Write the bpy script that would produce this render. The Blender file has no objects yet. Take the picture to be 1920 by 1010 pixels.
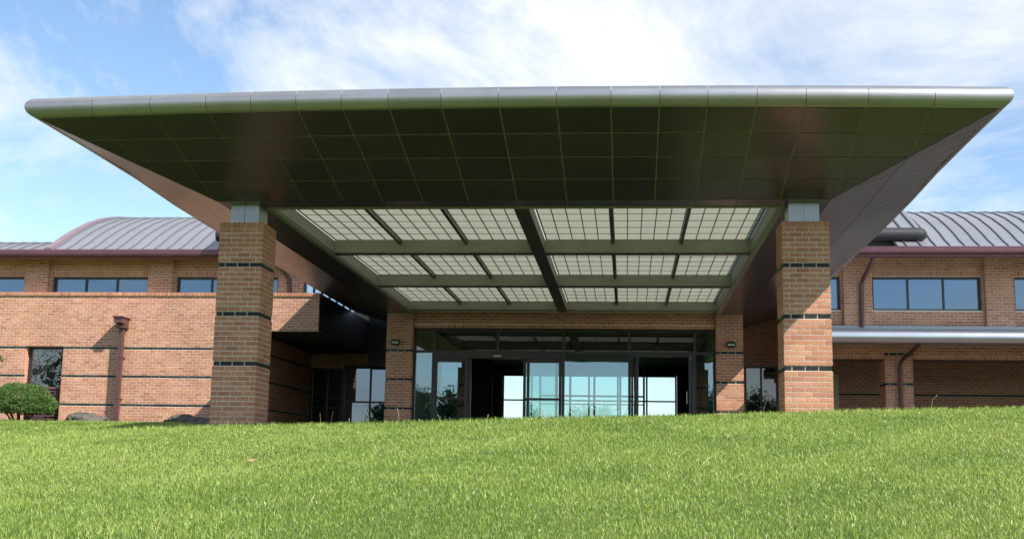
import bpy, math, random
import numpy as np
from mathutils import Matrix, Vector, noise
random.seed(11); rng = np.random.default_rng(5)
S = bpy.context.scene
COL = S.collection
# ------------------------------------------------------------------ camera
cd = bpy.data.cameras.new('camera'); cam = bpy.data.objects.new('camera', cd); COL.objects.link(cam)
cd.sensor_width = 36.0; cd.lens = 2283 / 1920 * 36.0; cd.clip_end = 3000; cd.clip_start = 0.1
F_ = Vector((-0.093956, 0.982475, 0.160982)).normalized(); R_ = Vector((0.995576, 0.092524, 0.016387)); R_ = (R_ - F_ * R_.dot(F_)).normalized(); U_ = R_.cross(F_)
cam.matrix_world = Matrix(((R_.x, U_.x, -F_.x, 0), (R_.y, U_.y, -F_.y, 0), (R_.z, U_.z, -F_.z, -0.75), (0, 0, 0, 1)))
S.camera = cam
# ------------------------------------------------------------------ light
SUN = Vector((1.45, -1.0, 1.52)).normalized()
el = math.asin(SUN.z); az = math.atan2(SUN.x, SUN.y)
w = bpy.data.worlds.new('World'); S.world = w; w.use_nodes = True
nt = w.node_tree; nt.nodes.clear()
def N(t, typ, **kw):
    n = t.nodes.new(typ)
    for k, v in kw.items():
        if k in n.inputs.keys(): n.inputs[k].default_value = v
        else: setattr(n, k, v)
    return n
def Lk(t, a, b): t.links.new(a, b)
sky = N(nt, 'ShaderNodeTexSky', sky_type='NISHITA', sun_disc=False, sun_elevation=el, sun_rotation=az, air_density=1.0, dust_density=0.1, ozone_density=2.2)
tc = N(nt, 'ShaderNodeTexCoord')
sep = N(nt, 'ShaderNodeSeparateXYZ'); Lk(nt, tc.outputs['Generated'], sep.inputs[0])
add = N(nt, 'ShaderNodeMath', operation='ADD'); Lk(nt, sep.outputs[2], add.inputs[0]); add.inputs[1].default_value = 0.16
mx = N(nt, 'ShaderNodeMath', operation='MAXIMUM'); Lk(nt, add.outputs[0], mx.inputs[0]); mx.inputs[1].default_value = 0.05
dv = N(nt, 'ShaderNodeVectorMath', operation='DIVIDE'); Lk(nt, tc.outputs['Generated'], dv.inputs[0]); Lk(nt, mx.outputs[0], dv.inputs[1])
mp = N(nt, 'ShaderNodeMapping'); mp.inputs['Rotation'].default_value = (0, 0, math.radians(24)); mp.inputs['Scale'].default_value = (1.25, 0.75, 0.0); mp.inputs['Location'].default_value = (8.8, 0.2, 0)
Lk(nt, dv.outputs[0], mp.inputs[0])
n1 = N(nt, 'ShaderNodeTexNoise', Scale=1.05, Detail=10.0, Roughness=0.64, Distortion=0.5); Lk(nt, mp.outputs[0], n1.inputs['Vector'])
cr = N(nt, 'ShaderNodeValToRGB'); Lk(nt, n1.outputs[0], cr.inputs[0])
cr.color_ramp.elements[0].position = 0.44; cr.color_ramp.elements[0].color = (0, 0, 0, 1)
cr.color_ramp.elements[1].position = 0.65; cr.color_ramp.elements[1].color = (1, 1, 1, 1)
mixc = N(nt, 'ShaderNodeMixRGB'); Lk(nt, cr.outputs[0], mixc.inputs[0]); Lk(nt, sky.outputs[0], mixc.inputs[1]); mixc.inputs[2].default_value = (5.5, 5.6, 5.75, 1)
bg = N(nt, 'ShaderNodeBackground', Strength=0.135); Lk(nt, mixc.outputs[0], bg.inputs[0])
wo = N(nt, 'ShaderNodeOutputWorld'); Lk(nt, bg.outputs[0], wo.inputs[0])
sl = bpy.data.lights.new('sun', 'SUN'); sl.energy = 5.0; sl.angle = math.radians(0.53); sl.color = (1.0, 0.95, 0.86)
so = bpy.data.objects.new('sun', sl); COL.objects.link(so); so.rotation_euler = SUN.to_track_quat('Z', 'Y').to_euler(); so.location = (20, -20, 30)
S.view_settings.view_transform = 'Standard'; S.view_settings.look = 'None'; S.view_settings.gamma = 1.0; S.view_settings.exposure = 0.58
S.view_settings.use_curve_mapping = False
S.render.engine = 'CYCLES'
S.cycles.max_bounces = 8; S.cycles.transparent_max_bounces = 12; S.cycles.sample_clamp_indirect = 6.0
# ------------------------------------------------------------------ materials
def newmat(name):
    m = bpy.data.materials.new(name); m.use_nodes = True; m.node_tree.nodes.clear()
    t = m.node_tree; o = N(t, 'ShaderNodeOutputMaterial'); return m, t, o
def pmat(name, c, rough=0.6, metal=0.0, spec=0.5, var=0.12, scale=6.0, bump=0.0, bscale=40.0, stretch=None):
    m, t, o = newmat(name)
    rv = 0.012 if metal > .6 else 0.08
    p = N(t, 'ShaderNodeBsdfPrincipled', Roughness=rough, Metallic=metal); p.inputs['Specular IOR Level'].default_value = spec
    g = N(t, 'ShaderNodeTexCoord'); src = g.outputs['Object']
    if stretch:
        mp = N(t, 'ShaderNodeMapping'); mp.inputs['Scale'].default_value = stretch; Lk(t, src, mp.inputs[0]); src = mp.outputs[0]
    n = N(t, 'ShaderNodeTexNoise', Scale=scale, Detail=5.0, Roughness=0.6); Lk(t, src, n.inputs['Vector'])
    r = N(t, 'ShaderNodeMapRange'); Lk(t, n.outputs[0], r.inputs[0]); r.inputs[1].default_value = 0.3; r.inputs[2].default_value = 0.7
    r.inputs[3].default_value = 1 - var; r.inputs[4].default_value = 1 + var
    v = N(t, 'ShaderNodeVectorMath', operation='SCALE'); v.inputs[0].default_value = c[:3]; Lk(t, r.outputs[0], v.inputs['Scale'])
    Lk(t, v.outputs[0], p.inputs['Base Color'])
    r2 = N(t, 'ShaderNodeMapRange'); Lk(t, n.outputs[0], r2.inputs[0]); r2.inputs[3].default_value = max(rough - rv, 0.02); r2.inputs[4].default_value = min(rough + rv, 1)
    Lk(t, r2.outputs[0], p.inputs['Roughness'])
    if bump:
        n2 = N(t, 'ShaderNodeTexNoise', Scale=bscale, Detail=4.0); Lk(t, g.outputs['Object'], n2.inputs['Vector'])
        b = N(t, 'ShaderNodeBump', Strength=bump, Distance=0.01); Lk(t, n2.outputs[0], b.inputs['Height']); Lk(t, b.outputs[0], p.inputs['Normal'])
    Lk(t, p.outputs[0], o.inputs[0]); return m
def brickmat(name, cols, dark=False):
    m, t, o = newmat(name)
    p = N(t, 'ShaderNodeBsdfPrincipled', Roughness=0.85 if not dark else 0.55); p.inputs['Specular IOR Level'].default_value = 0.25
    gi = N(t, 'ShaderNodeNewGeometry'); oi = N(t, 'ShaderNodeObjectInfo')
    a = N(t, 'ShaderNodeMath', operation='ADD'); Lk(t, gi.outputs['Random Per Island'], a.inputs[0]); Lk(t, oi.outputs['Random'], a.inputs[1])
    fr = N(t, 'ShaderNodeMath', operation='FRACT'); Lk(t, a.outputs[0], fr.inputs[0])
    ra = N(t, 'ShaderNodeValToRGB'); Lk(t, fr.outputs[0], ra.inputs[0]); ra.color_ramp.interpolation = 'LINEAR'
    e = ra.color_ramp.elements
    while len(e) < len(cols): e.new(0.5)
    for i, c in enumerate(cols): e[i].position = i / (len(cols) - 1); e[i].color = (*c, 1)
    g = N(t, 'ShaderNodeTexCoord')
    n = N(t, 'ShaderNodeTexNoise', Scale=22.0, Detail=6.0, Roughness=0.7); Lk(t, g.outputs['Object'], n.inputs['Vector'])
    r = N(t, 'ShaderNodeMapRange'); Lk(t, n.outputs[0], r.inputs[0]); r.inputs[1].default_value = 0.3; r.inputs[2].default_value = 0.7; r.inputs[3].default_value = 0.82; r.inputs[4].default_value = 1.15
    n3 = N(t, 'ShaderNodeTexNoise', Scale=0.9, Detail=5.0, Roughness=0.6); mp3 = N(t, 'ShaderNodeMapping'); mp3.inputs['Scale'].default_value = (1, 1, .45); Lk(t, gi.outputs['Position'], mp3.inputs[0]); Lk(t, mp3.outputs[0], n3.inputs['Vector'])
    r3 = N(t, 'ShaderNodeMapRange'); Lk(t, n3.outputs[0], r3.inputs[0]); r3.inputs[1].default_value = 0.3; r3.inputs[2].default_value = 0.7; r3.inputs[3].default_value = 0.84; r3.inputs[4].default_value = 1.10
    mm_ = N(t, 'ShaderNodeMath', operation='MULTIPLY'); Lk(t, r.outputs[0], mm_.inputs[0]); Lk(t, r3.outputs[0], mm_.inputs[1])
    v = N(t, 'ShaderNodeVectorMath', operation='SCALE'); Lk(t, ra.outputs[0], v.inputs[0]); Lk(t, mm_.outputs[0], v.inputs['Scale'])
    Lk(t, v.outputs[0], p.inputs['Base Color'])
    n2 = N(t, 'ShaderNodeTexNoise', Scale=90.0, Detail=3.0); Lk(t, g.outputs['Object'], n2.inputs['Vector'])
    b = N(t, 'ShaderNodeBump', Strength=0.25, Distance=0.004); Lk(t, n2.outputs[0], b.inputs['Height']); Lk(t, b.outputs[0], p.inputs['Normal'])
    Lk(t, p.outputs[0], o.inputs[0]); return m
BRK = brickmat('brick_red', [(.46, .20, .115), (.56, .275, .17), (.51, .235, .145), (.60, .315, .20), (.49, .23, .155), (.55, .285, .19), (.43, .19, .13), (.54, .25, .145)])
BRD = brickmat('brick_black', [(.02, .02, .024), (.035, .034, .038), (.026, .025, .03)], True)
MORT = pmat('mortar', (.72, .66, .54), 0.95, 0, 0.1, 0.12, 9, 0.2, 60)
SOFF = pmat('canopy_soffit_metal', (.165, .138, .165), 0.27, 0.72, 0.4, 0.04, 0.5)
def vary(mat, lo, hi):      # each panel a touch lighter or darker than the next
    t = mat.node_tree; p = next(n for n in t.nodes if n.type == 'BSDF_PRINCIPLED'); src = p.inputs['Base Color'].links[0].from_socket
    oi = N(t, 'ShaderNodeObjectInfo'); r = N(t, 'ShaderNodeMapRange'); Lk(t, oi.outputs['Random'], r.inputs[0]); r.inputs[3].default_value = lo; r.inputs[4].default_value = hi
    v = N(t, 'ShaderNodeVectorMath', operation='SCALE'); Lk(t, src, v.inputs[0]); Lk(t, r.outputs[0], v.inputs['Scale']); Lk(t, v.outputs[0], p.inputs['Base Color'])
vary(SOFF, .88, 1.12)
FASC = pmat('canopy_fascia_metal', (.40, .395, .40), 0.38, 0.75, 0.5, 0.08, 2); vary(FASC, .93, 1.06)
BACK = pmat('joint_sealant', (.42, .41, .36), 0.8)
CURB = pmat('beam_paint', (.34, .345, .31), 0.55, 0.0, 0.4, 0.06, 4)
BEAMD = pmat('beam_dark_metal', (.10, .10, .09), 0.4, 0.5, 0.5, 0.06, 4)
GRID = pmat('skylight_grid', (.20, .20, .17), 0.5, 0.2)
CAPM = pmat('cap_metal', (.40, .42, .45), 0.38, 0.7, 0.5, 0.05, 5)
FRAME = pmat('bronze_frame', (.055, .052, .055), 0.35, 0.5, 0.5, 0.08, 6)
EAVE = pmat('dark_eave_metal', (.035, .036, .042), 0.6, 0.0, 0.25)
ROOF = pmat('roof_metal', (.27, .275, .30), 0.42, 0.35, 0.5, 0.10, 1.2, 0, 40, (1, .3, .3))
VERGE = pmat('verge_metal', (.28, .20, .225), 0.4, 0.3)
SEAM = pmat('roof_seam', (.20, .195, .22), 0.45, 0.5, 0.5, 0.06, 3)
MAROON = pmat('maroon_gutter', (.16, .075, .085), 0.22, 0.6, 0.5, 0.10, 3)
BROWNP = pmat('downspout_paint', (.13, .062, .062), 0.42, 0.2, 0.5, 0.10, 5)
SILV = pmat('aluminium', (.62, .63, .66), 0.28, 0.9, 0.5, 0.05, 3)
FLASH = pmat('flashing', (.34, .37, .40), 0.45, 0.5, 0.5, 0.08, 4)
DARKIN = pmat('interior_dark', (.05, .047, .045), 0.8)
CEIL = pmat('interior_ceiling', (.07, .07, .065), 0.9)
TILE = pmat('lobby_floor', (.22, .20, .17), 0.35)
CONC = pmat('concrete', (.42, .40, .37), 0.85, 0, 0.3, 0.14, 1.6, 0.2, 50)
ASPH = pmat('asphalt', (.055, .055, .056), 0.85, 0, 0.3, 0.2, 30, 0.4, 90)
PAVE = pmat('brick_paving', (.13, .10, .085), 0.85, 0, 0.3, 0.25, 12, 0.3, 50)
ROCK = pmat('rock', (.11, .10, .09), 0.9, 0, 0.2, 0.45, 5, 0.8, 14)
BARK = pmat('bark', (.10, .07, .05), 0.9, 0, 0.2, 0.3, 20, 0.5, 40)
LAMPM = pmat('lamp_body', (.035, .038, .036), 0.4, 0.3)
PALE = pmat('pale_plastic', (.55, .56, .48), 0.5)
DEADL = pmat('dry_leaf', (.42, .27, .15), 0.8, 0, .2, .25, 60)
DEADB = pmat('brown_leaf', (.16, .075, .04), 0.8, 0, .2, .25, 60)
def leafmat(name, c1, c2, trans=0.35, gloss=0.45, attr=False):
    m, t, o = newmat(name)
    if attr:
        a = N(t, 'ShaderNodeAttribute', attribute_name='tint'); col = a.outputs['Color']
    else:
        gi = N(t, 'ShaderNodeNewGeometry'); ra = N(t, 'ShaderNodeValToRGB'); Lk(t, gi.outputs['Random Per Island'], ra.inputs[0])
        ra.color_ramp.elements[0].color = (*c1, 1); ra.color_ramp.elements[1].color = (*c2, 1); col = ra.outputs[0]
    p = N(t, 'ShaderNodeBsdfPrincipled', Roughness=gloss); p.inputs['Specular IOR Level'].default_value = 0.5; Lk(t, col, p.inputs['Base Color'])
    tr = N(t, 'ShaderNodeBsdfTranslucent'); Lk(t, col, tr.inputs[0])
    mi = N(t, 'ShaderNodeMixShader'); mi.inputs[0].default_value = trans; Lk(t, p.outputs[0], mi.inputs[1]); Lk(t, tr.outputs[0], mi.inputs[2])
    Lk(t, mi.outputs[0], o.inputs[0]); return m
GRASS = leafmat('grass_blade', None, None, 0.4, 0.40, True)
SHRUB = leafmat('shrub_leaf', (.05, .11, .02), (.13, .23, .05), 0.25, 0.5)
TREEL = leafmat('tree_leaf', (.03, .06, .02), (.07, .11, .035), 0.25, 0.55)
def glass(name, refl, tint, opaque=None, rough=0.0, gc=(.92, .96, 1)):
    m, t, o = newmat(name)
    lw = N(t, 'ShaderNodeLayerWeight', Blend=0.35)
    r = N(t, 'ShaderNodeMapRange'); Lk(t, lw.outputs['Facing'], r.inputs[0]); r.inputs[3].default_value = refl; r.inputs[4].default_value = 1.0
    gl = N(t, 'ShaderNodeBsdfGlossy', Roughness=rough); gl.inputs[0].default_value = (*gc, 1)
    if opaque: b = N(t, 'ShaderNodeBsdfDiffuse'); b.inputs[0].default_value = (*opaque, 1)
    else: b = N(t, 'ShaderNodeBsdfTransparent'); b.inputs[0].default_value = (*tint, 1)
    g = N(t, 'ShaderNodeTexCoord'); n = N(t, 'ShaderNodeTexNoise', Scale=0.9, Detail=1.0); Lk(t, g.outputs['Object'], n.inputs['Vector'])
    bu = N(t, 'ShaderNodeBump', Strength=0.02, Distance=0.05); Lk(t, n.outputs[0], bu.inputs['Height']); Lk(t, bu.outputs[0], gl.inputs['Normal'])
    mi = N(t, 'ShaderNodeMixShader'); Lk(t, r.outputs[0], mi.inputs[0]); Lk(t, b.outputs[0], mi.inputs[1]); Lk(t, gl.outputs[0], mi.inputs[2])
    Lk(t, mi.outputs[0], o.inputs[0]); return m
GLW = glass('window_glass', 0.21, None, (.012, .016, .022), 0.0, (.62, .80, 1))
GLD = glass('door_glass', 0.16, (.72, .84, .82), None, 0.0, (.72, .86, 1))
GLT = glass('tinted_glass', 0.12, None, (.008, .010, .010))
GLTR = glass('transom_glass', 0.10, (.42, .47, .45))
def transl(name):
    m, t, o = newmat(name)
    g = N(t, 'ShaderNodeTexCoord'); n = N(t, 'ShaderNodeTexNoise', Scale=1.3, Detail=4.0); Lk(t, g.outputs['Object'], n.inputs['Vector'])
    ra = N(t, 'ShaderNodeValToRGB'); Lk(t, n.outputs[0], ra.inputs[0]); ra.color_ramp.elements[0].color = (.49, .50, .43, 1); ra.color_ramp.elements[1].color = (.60, .605, .53, 1)
    tr = N(t, 'ShaderNodeBsdfTranslucent'); Lk(t, ra.outputs[0], tr.inputs[0])
    d = N(t, 'ShaderNodeBsdfDiffuse'); d.inputs[0].default_value = (.7, .7, .62, 1)
    mi = N(t, 'ShaderNodeMixShader'); mi.inputs[0].default_value = 0.22; Lk(t, tr.outputs[0], mi.inputs[1]); Lk(t, d.outputs[0], mi.inputs[2])
    Lk(t, mi.outputs[0], o.inputs[0]); return m
PANE = transl('translucent_panel')
# ------------------------------------------------------------------ mesh helpers
class MB:
    def __init__(s): s.v = []; s.f = []; s.m = []
    def add(s, vs, fs, mi=0):
        o = len(s.v); s.v += [tuple(p) for p in vs]; s.f += [tuple(i + o for i in f) for f in fs]; s.m += [mi] * len(fs)
    def box(s, x0, x1, y0, y1, z0, z1, mi=0):
        s.add([(x0, y0, z0), (x1, y0, z0), (x1, y1, z0), (x0, y1, z0), (x0, y0, z1), (x1, y0, z1), (x1, y1, z1), (x0, y1, z1)],
              [(0, 3, 2, 1), (4, 5, 6, 7), (0, 1, 5, 4), (1, 2, 6, 5), (2, 3, 7, 6), (3, 0, 4, 7)], mi)
    def slab(s, poly, off, mi=0):          # polygon + offset vector
        n = len(poly); off = Vector(off); a = [Vector(p) for p in poly]; b = [p + off for p in a]
        s.add(a + b, [tuple(range(n)), tuple(range(2 * n - 1, n - 1, -1))] + [(i, i + n, (i + 1) % n + n, (i + 1) % n) for i in range(n)], mi)
    def tube(s, pts, r, seg=10, mi=0, cap=True):
        pts = [Vector(p) for p in pts]; rings = []
        rr = r if isinstance(r, (list, tuple)) else [r] * len(pts)
        for i, p in enumerate(pts):
            d = (pts[min(i + 1, len(pts) - 1)] - pts[max(i - 1, 0)]).normalized()
            a = Vector((0, 0, 1)) if abs(d.z) < .9 else Vector((1, 0, 0)); u = d.cross(a).normalized(); q = d.cross(u)
            rings.append([p + (u * math.cos(2 * math.pi * k / seg) + q * math.sin(2 * math.pi * k / seg)) * rr[i] for k in range(seg)])
        vs = [v for rg in rings for v in rg]; fs = []
        for i in range(len(pts) - 1):
            for k in range(seg): fs.append((i * seg + k, i * seg + (k + 1) % seg, (i + 1) * seg + (k + 1) % seg, (i + 1) * seg + k))
        if cap: fs += [tuple(range(seg - 1, -1, -1)), tuple(range((len(pts) - 1) * seg, len(pts) * seg))]
        s.add(vs, fs, mi)
    def mesh(s, name, mats, smooth=False):
        me = bpy.data.meshes.new(name); me.from_pydata(s.v, [], s.f)
        for m in (mats if isinstance(mats, (list, tuple)) else [mats]): me.materials.append(m)
        if any(s.m): me.polygons.foreach_set('material_index', s.m)
        if smooth:
            me.polygons.foreach_set('use_smooth', [True] * len(s.f))
        me.update(); return me
    def build(s, name, mats, parent=None, smooth=False):
        return link(name, s.mesh(name, mats, smooth), parent)
def link(name, me, parent=None, loc=None):
    o = bpy.data.objects.new(name, me); COL.objects.link(o)
    if parent is not None: o.parent = parent
    if loc is not None: o.location = loc
    return o
def smooth_by_angle(o, deg=40):
    me = o.data; me.polygons.foreach_set('use_smooth', [True] * len(me.polygons))
    try: me.set_sharp_from_angle(angle=math.radians(deg))
    except Exception: pass
def empty(name, label, cat, group=None):
    o = bpy.data.objects.new(name, None); COL.objects.link(o); o['label'] = label; o['category'] = cat
    if group: o['group'] = group
    return o
def tag(o, label, cat, group=None):
    o['label'] = label; o['category'] = cat
    if group: o['group'] = group
    return o
def boxo(name, mat, parent, *b):
    m = MB(); m.box(*b); return m.build(name, mat, parent)
# ------------------------------------------------------------------ ground
def sst(a, b, x):
    t = np.clip((x - a) / (b - a), 0, 1); return t * t * (3 - 2 * t)
YC = 17.3
def gz(X, Y):
    X = np.asarray(X, float); Y = np.asarray(Y, float)
    zc = 0.036 * np.clip(X, -12, 12) + 0.046 - 0.05
    d = np.maximum(YC - Y, -8); wq = 0.45
    drop = 0.128 * wq * np.logaddexp(0, d / wq)
    drop = np.minimum(drop, 2.5 + 0 * drop)
    lawn = zc - drop + 0.03 * np.sin(X * 0.7 + 1) * np.sin(Y * 0.55) * (d > 0) * np.clip(d / 4, 0, 1)
    bed = -0.16 + 0.36 * sst(-9.0, -11.0, X) * sst(25, 29.5, Y) * (1 - sst(31.9, 32.5, Y))
    kb = 17.9 + 5.5 * sst(-3.5, -7.5, X); k = sst(kb, kb + 3.1, Y)
    return lawn * (1 - k) + bed * k
xs = np.unique(np.concatenate([np.linspace(-900, -60, 8), np.linspace(-60, -16, 12), np.linspace(-16, 14, 101), np.linspace(14, 60, 12), np.linspace(60, 900, 8)]))
ys = np.unique(np.concatenate([np.linspace(-900, -30, 10), np.linspace(-30, 0, 16), np.linspace(0, 36, 145), np.linspace(36, 80, 10), np.linspace(80, 900, 8)]))
GX, GY = np.meshgrid(xs, ys); GZ = gz(GX, GY)
verts = np.stack([GX, GY, GZ], -1).reshape(-1, 3); nx = len(xs); ny = len(ys)
i = np.arange(ny - 1)[:, None] * nx + np.arange(nx - 1)[None]; faces = np.stack([i, i + 1, i + nx + 1, i + nx], -1).reshape(-1, 4)
me = bpy.data.meshes.new('lawn_ground'); me.from_pydata(verts.tolist(), [], faces.tolist()); me.polygons.foreach_set('use_smooth', [True] * len(faces))
def groundmat():
    m, t, o = newmat('lawn_soil')
    p = N(t, 'ShaderNodeBsdfPrincipled', Roughness=0.95); p.inputs['Specular IOR Level'].default_value = 0.1
    g = N(t, 'ShaderNodeTexCoord')
    n = N(t, 'ShaderNodeTexNoise', Scale=2.2, Detail=8.0, Roughness=0.75); Lk(t, g.outputs['Object'], n.inputs['Vector'])
    ra = N(t, 'ShaderNodeValToRGB'); Lk(t, n.outputs[0], ra.inputs[0])
    e = ra.color_ramp.elements; e[0].position = .3; e[0].color = (.07, .11, .022, 1); e[1].position = .7; e[1].color = (.14, .18, .045, 1)
    Lk(t, ra.outputs[0], p.inputs['Base Color'])
    n2 = N(t, 'ShaderNodeTexNoise', Scale=60.0, Detail=4.0); Lk(t, g.outputs['Object'], n2.inputs['Vector'])
    b = N(t, 'ShaderNodeBump', Strength=0.9, Distance=0.03); Lk(t, n2.outputs[0], b.inputs['Height']); Lk(t, b.outputs[0], p.inputs['Normal'])
    Lk(t, p.outputs[0], o.inputs[0]); return m
me.materials.append(groundmat()); go = link('ground', me); go['kind'] = 'structure'
m = MB(); m.box(-7.6, 60, 21.4, 28.0, -0.4, -0.11); o = m.build('driveway', ASPH); o['kind'] = 'structure'
m = MB(); m.box(-9.0, 20, 28.004, 36.3, -0.4, 0.02); o = m.build('entrance_paving', PAVE); o['kind'] = 'structure'
# grass blades
def blades(n, y0, y1, lo, hi, wd, seed, xr=None):
    r = np.random.default_rng(seed)
    Y = y0 + (y1 - y0) * r.random(n) ** 0.85
    if xr is None: X = (-0.60 * Y - 2.0) + r.random(n) * (1.02 * Y + 5.0)
    else: X = xr[0] + r.random(n) * (xr[1] - xr[0])
    Z = gz(X, Y) - 0.004
    h = lo + (hi - lo) * r.random(n) ** 1.4
    patch = np.sin(X * 1.3 + 0.6 * np.sin(Y * 1.1)) * np.sin(Y * 1.7 + 0.8 * np.sin(X * 0.9)) + 0.6 * np.sin(X * 4.1 + Y * 2.3) * np.sin(Y * 5.3 - X)
    h = h * (1 + 0.14 * patch)
    a = r.random(n) * 2 * math.pi; lean = (0.15 + 0.75 * r.random(n)) * h; b = r.random(n) * 2 * math.pi
    ww = wd * (0.6 + 0.8 * r.random(n)) * (0.75 + 0.03 * Y)
    dx = np.cos(a) * ww / 2; dy = np.sin(a) * ww / 2
    lx = np.cos(b) * lean; ly = np.sin(b) * lean
    P = np.stack([X, Y, Z], -1); D = np.stack([dx, dy, 0 * dx], -1); M1 = np.stack([lx * .35, ly * .35, h * .6], -1); T = np.stack([lx, ly, h], -1)
    V = np.stack([P - D, P + D, P + M1 + D * .8, P + M1 - D * .8, P + T], 1).reshape(-1, 3)
    k = (np.arange(n) * 5)[:, None]
    Fq = k + np.array([[0, 1, 2, 3]]); Ft = k + np.array([[3, 2, 4]])
    big = np.sin(X * .55 + 1.3 * np.sin(Y * .31 + 1)) + np.sin(Y * .62 + 1.1 * np.sin(X * .43)) + .7 * np.sin(X * 2.1 - Y * 1.3 + 2 * np.sin(Y * .8))
    q = r.random(n); t = np.clip(q * .8 + .2 + .13 * patch + .10 * big, 0, 1)[:, None]
    c = np.array([[.155, .285, .040]]) * (1 - t) + np.array([[.455, .565, .135]]) * t
    cl = (np.sin(X * 1.9 + 2 * np.sin(Y * .7)) * np.sin(Y * 2.3 + 1.5 * np.sin(X * .8 + 1)) > .70) & (r.random(n) < .22); c[cl] = np.array([.10, .21, .035]) * (0.8 + .4 * r.random((cl.sum(), 1)))
    straw = r.random(n) < .04 + .03 * np.clip(big, 0, 2); c[straw] = np.array([.42, .36, .17]) * (0.7 + .5 * r.random((straw.sum(), 1)))
    c *= (0.85 + .3 * r.random((n, 1)))
    return V, Fq, Ft, np.repeat(c, 5, 0)
def grass_obj(name, sets):
    Vs = []; fl = []; ls = []; C = []; off = 0
    for V, Fq, Ft, c in sets:
        Vs.append(V); C.append(c); fl.append((Fq + off).reshape(-1)); ls.append(np.full(len(Fq), 4)); fl.append((Ft + off).reshape(-1)); ls.append(np.full(len(Ft), 3)); off += len(V)
    V = np.concatenate(Vs); L = np.concatenate(fl); ln = np.concatenate(ls); C = np.concatenate(C)
    me = bpy.data.meshes.new(name); me.vertices.add(len(V)); me.vertices.foreach_set('co', V.astype(np.float32).ravel())
    me.loops.add(len(L)); me.loops.foreach_set('vertex_index', L.astype(np.int32))
    me.polygons.add(len(ln)); st = np.concatenate([[0], np.cumsum(ln)[:-1]]); me.polygons.foreach_set('loop_start', st.astype(np.int32))
    me.update(calc_edges=True)
    at = me.color_attributes.new('tint', 'FLOAT_COLOR', 'POINT'); at.data.foreach_set('color', np.concatenate([C, np.ones((len(C), 1))], 1).astype(np.float32).ravel())
    me.materials.append(GRASS); o = link(name, me); o['kind'] = 'stuff'; return o
g = grass_obj('lawn_grass', [blades(640000, 5.2, 18.6, .020, .048, .0052, 1), blades(70000, 17.0, 21.3, .04, .09, .008, 2, (-14, 12)), blades(6000, 6, 18.4, .05, .10, .005, 3), blades(90000, 18.4, 31.5, .03, .07, .008, 4, (-19, -7.7))])
tag(g, 'mown green lawn rising to the brick columns', 'grass')
r = np.random.default_rng(9); V = []; F = []
mb = MB()
for k in range(70):
    y = r.uniform(7, 18); x = r.uniform(-.5 * y, .36 * y); z = float(gz(x, y)); h = r.uniform(.12, .26); a = r.uniform(0, 6.28); l = r.uniform(.2, .8) * h
    mb.tube([(x, y, z), (x + math.cos(a) * l * .4, y + math.sin(a) * l * .4, z + h * .7), (x + math.cos(a) * l, y + math.sin(a) * l, z + h)], [.0022, .0018, .003], 4)
o = mb.build('grass_stalks', pmat('straw', (.45, .40, .20), 0.8)); o['kind'] = 'stuff'; tag(o, 'long pale seed stalks standing above the lawn', 'grass stalks')
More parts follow.
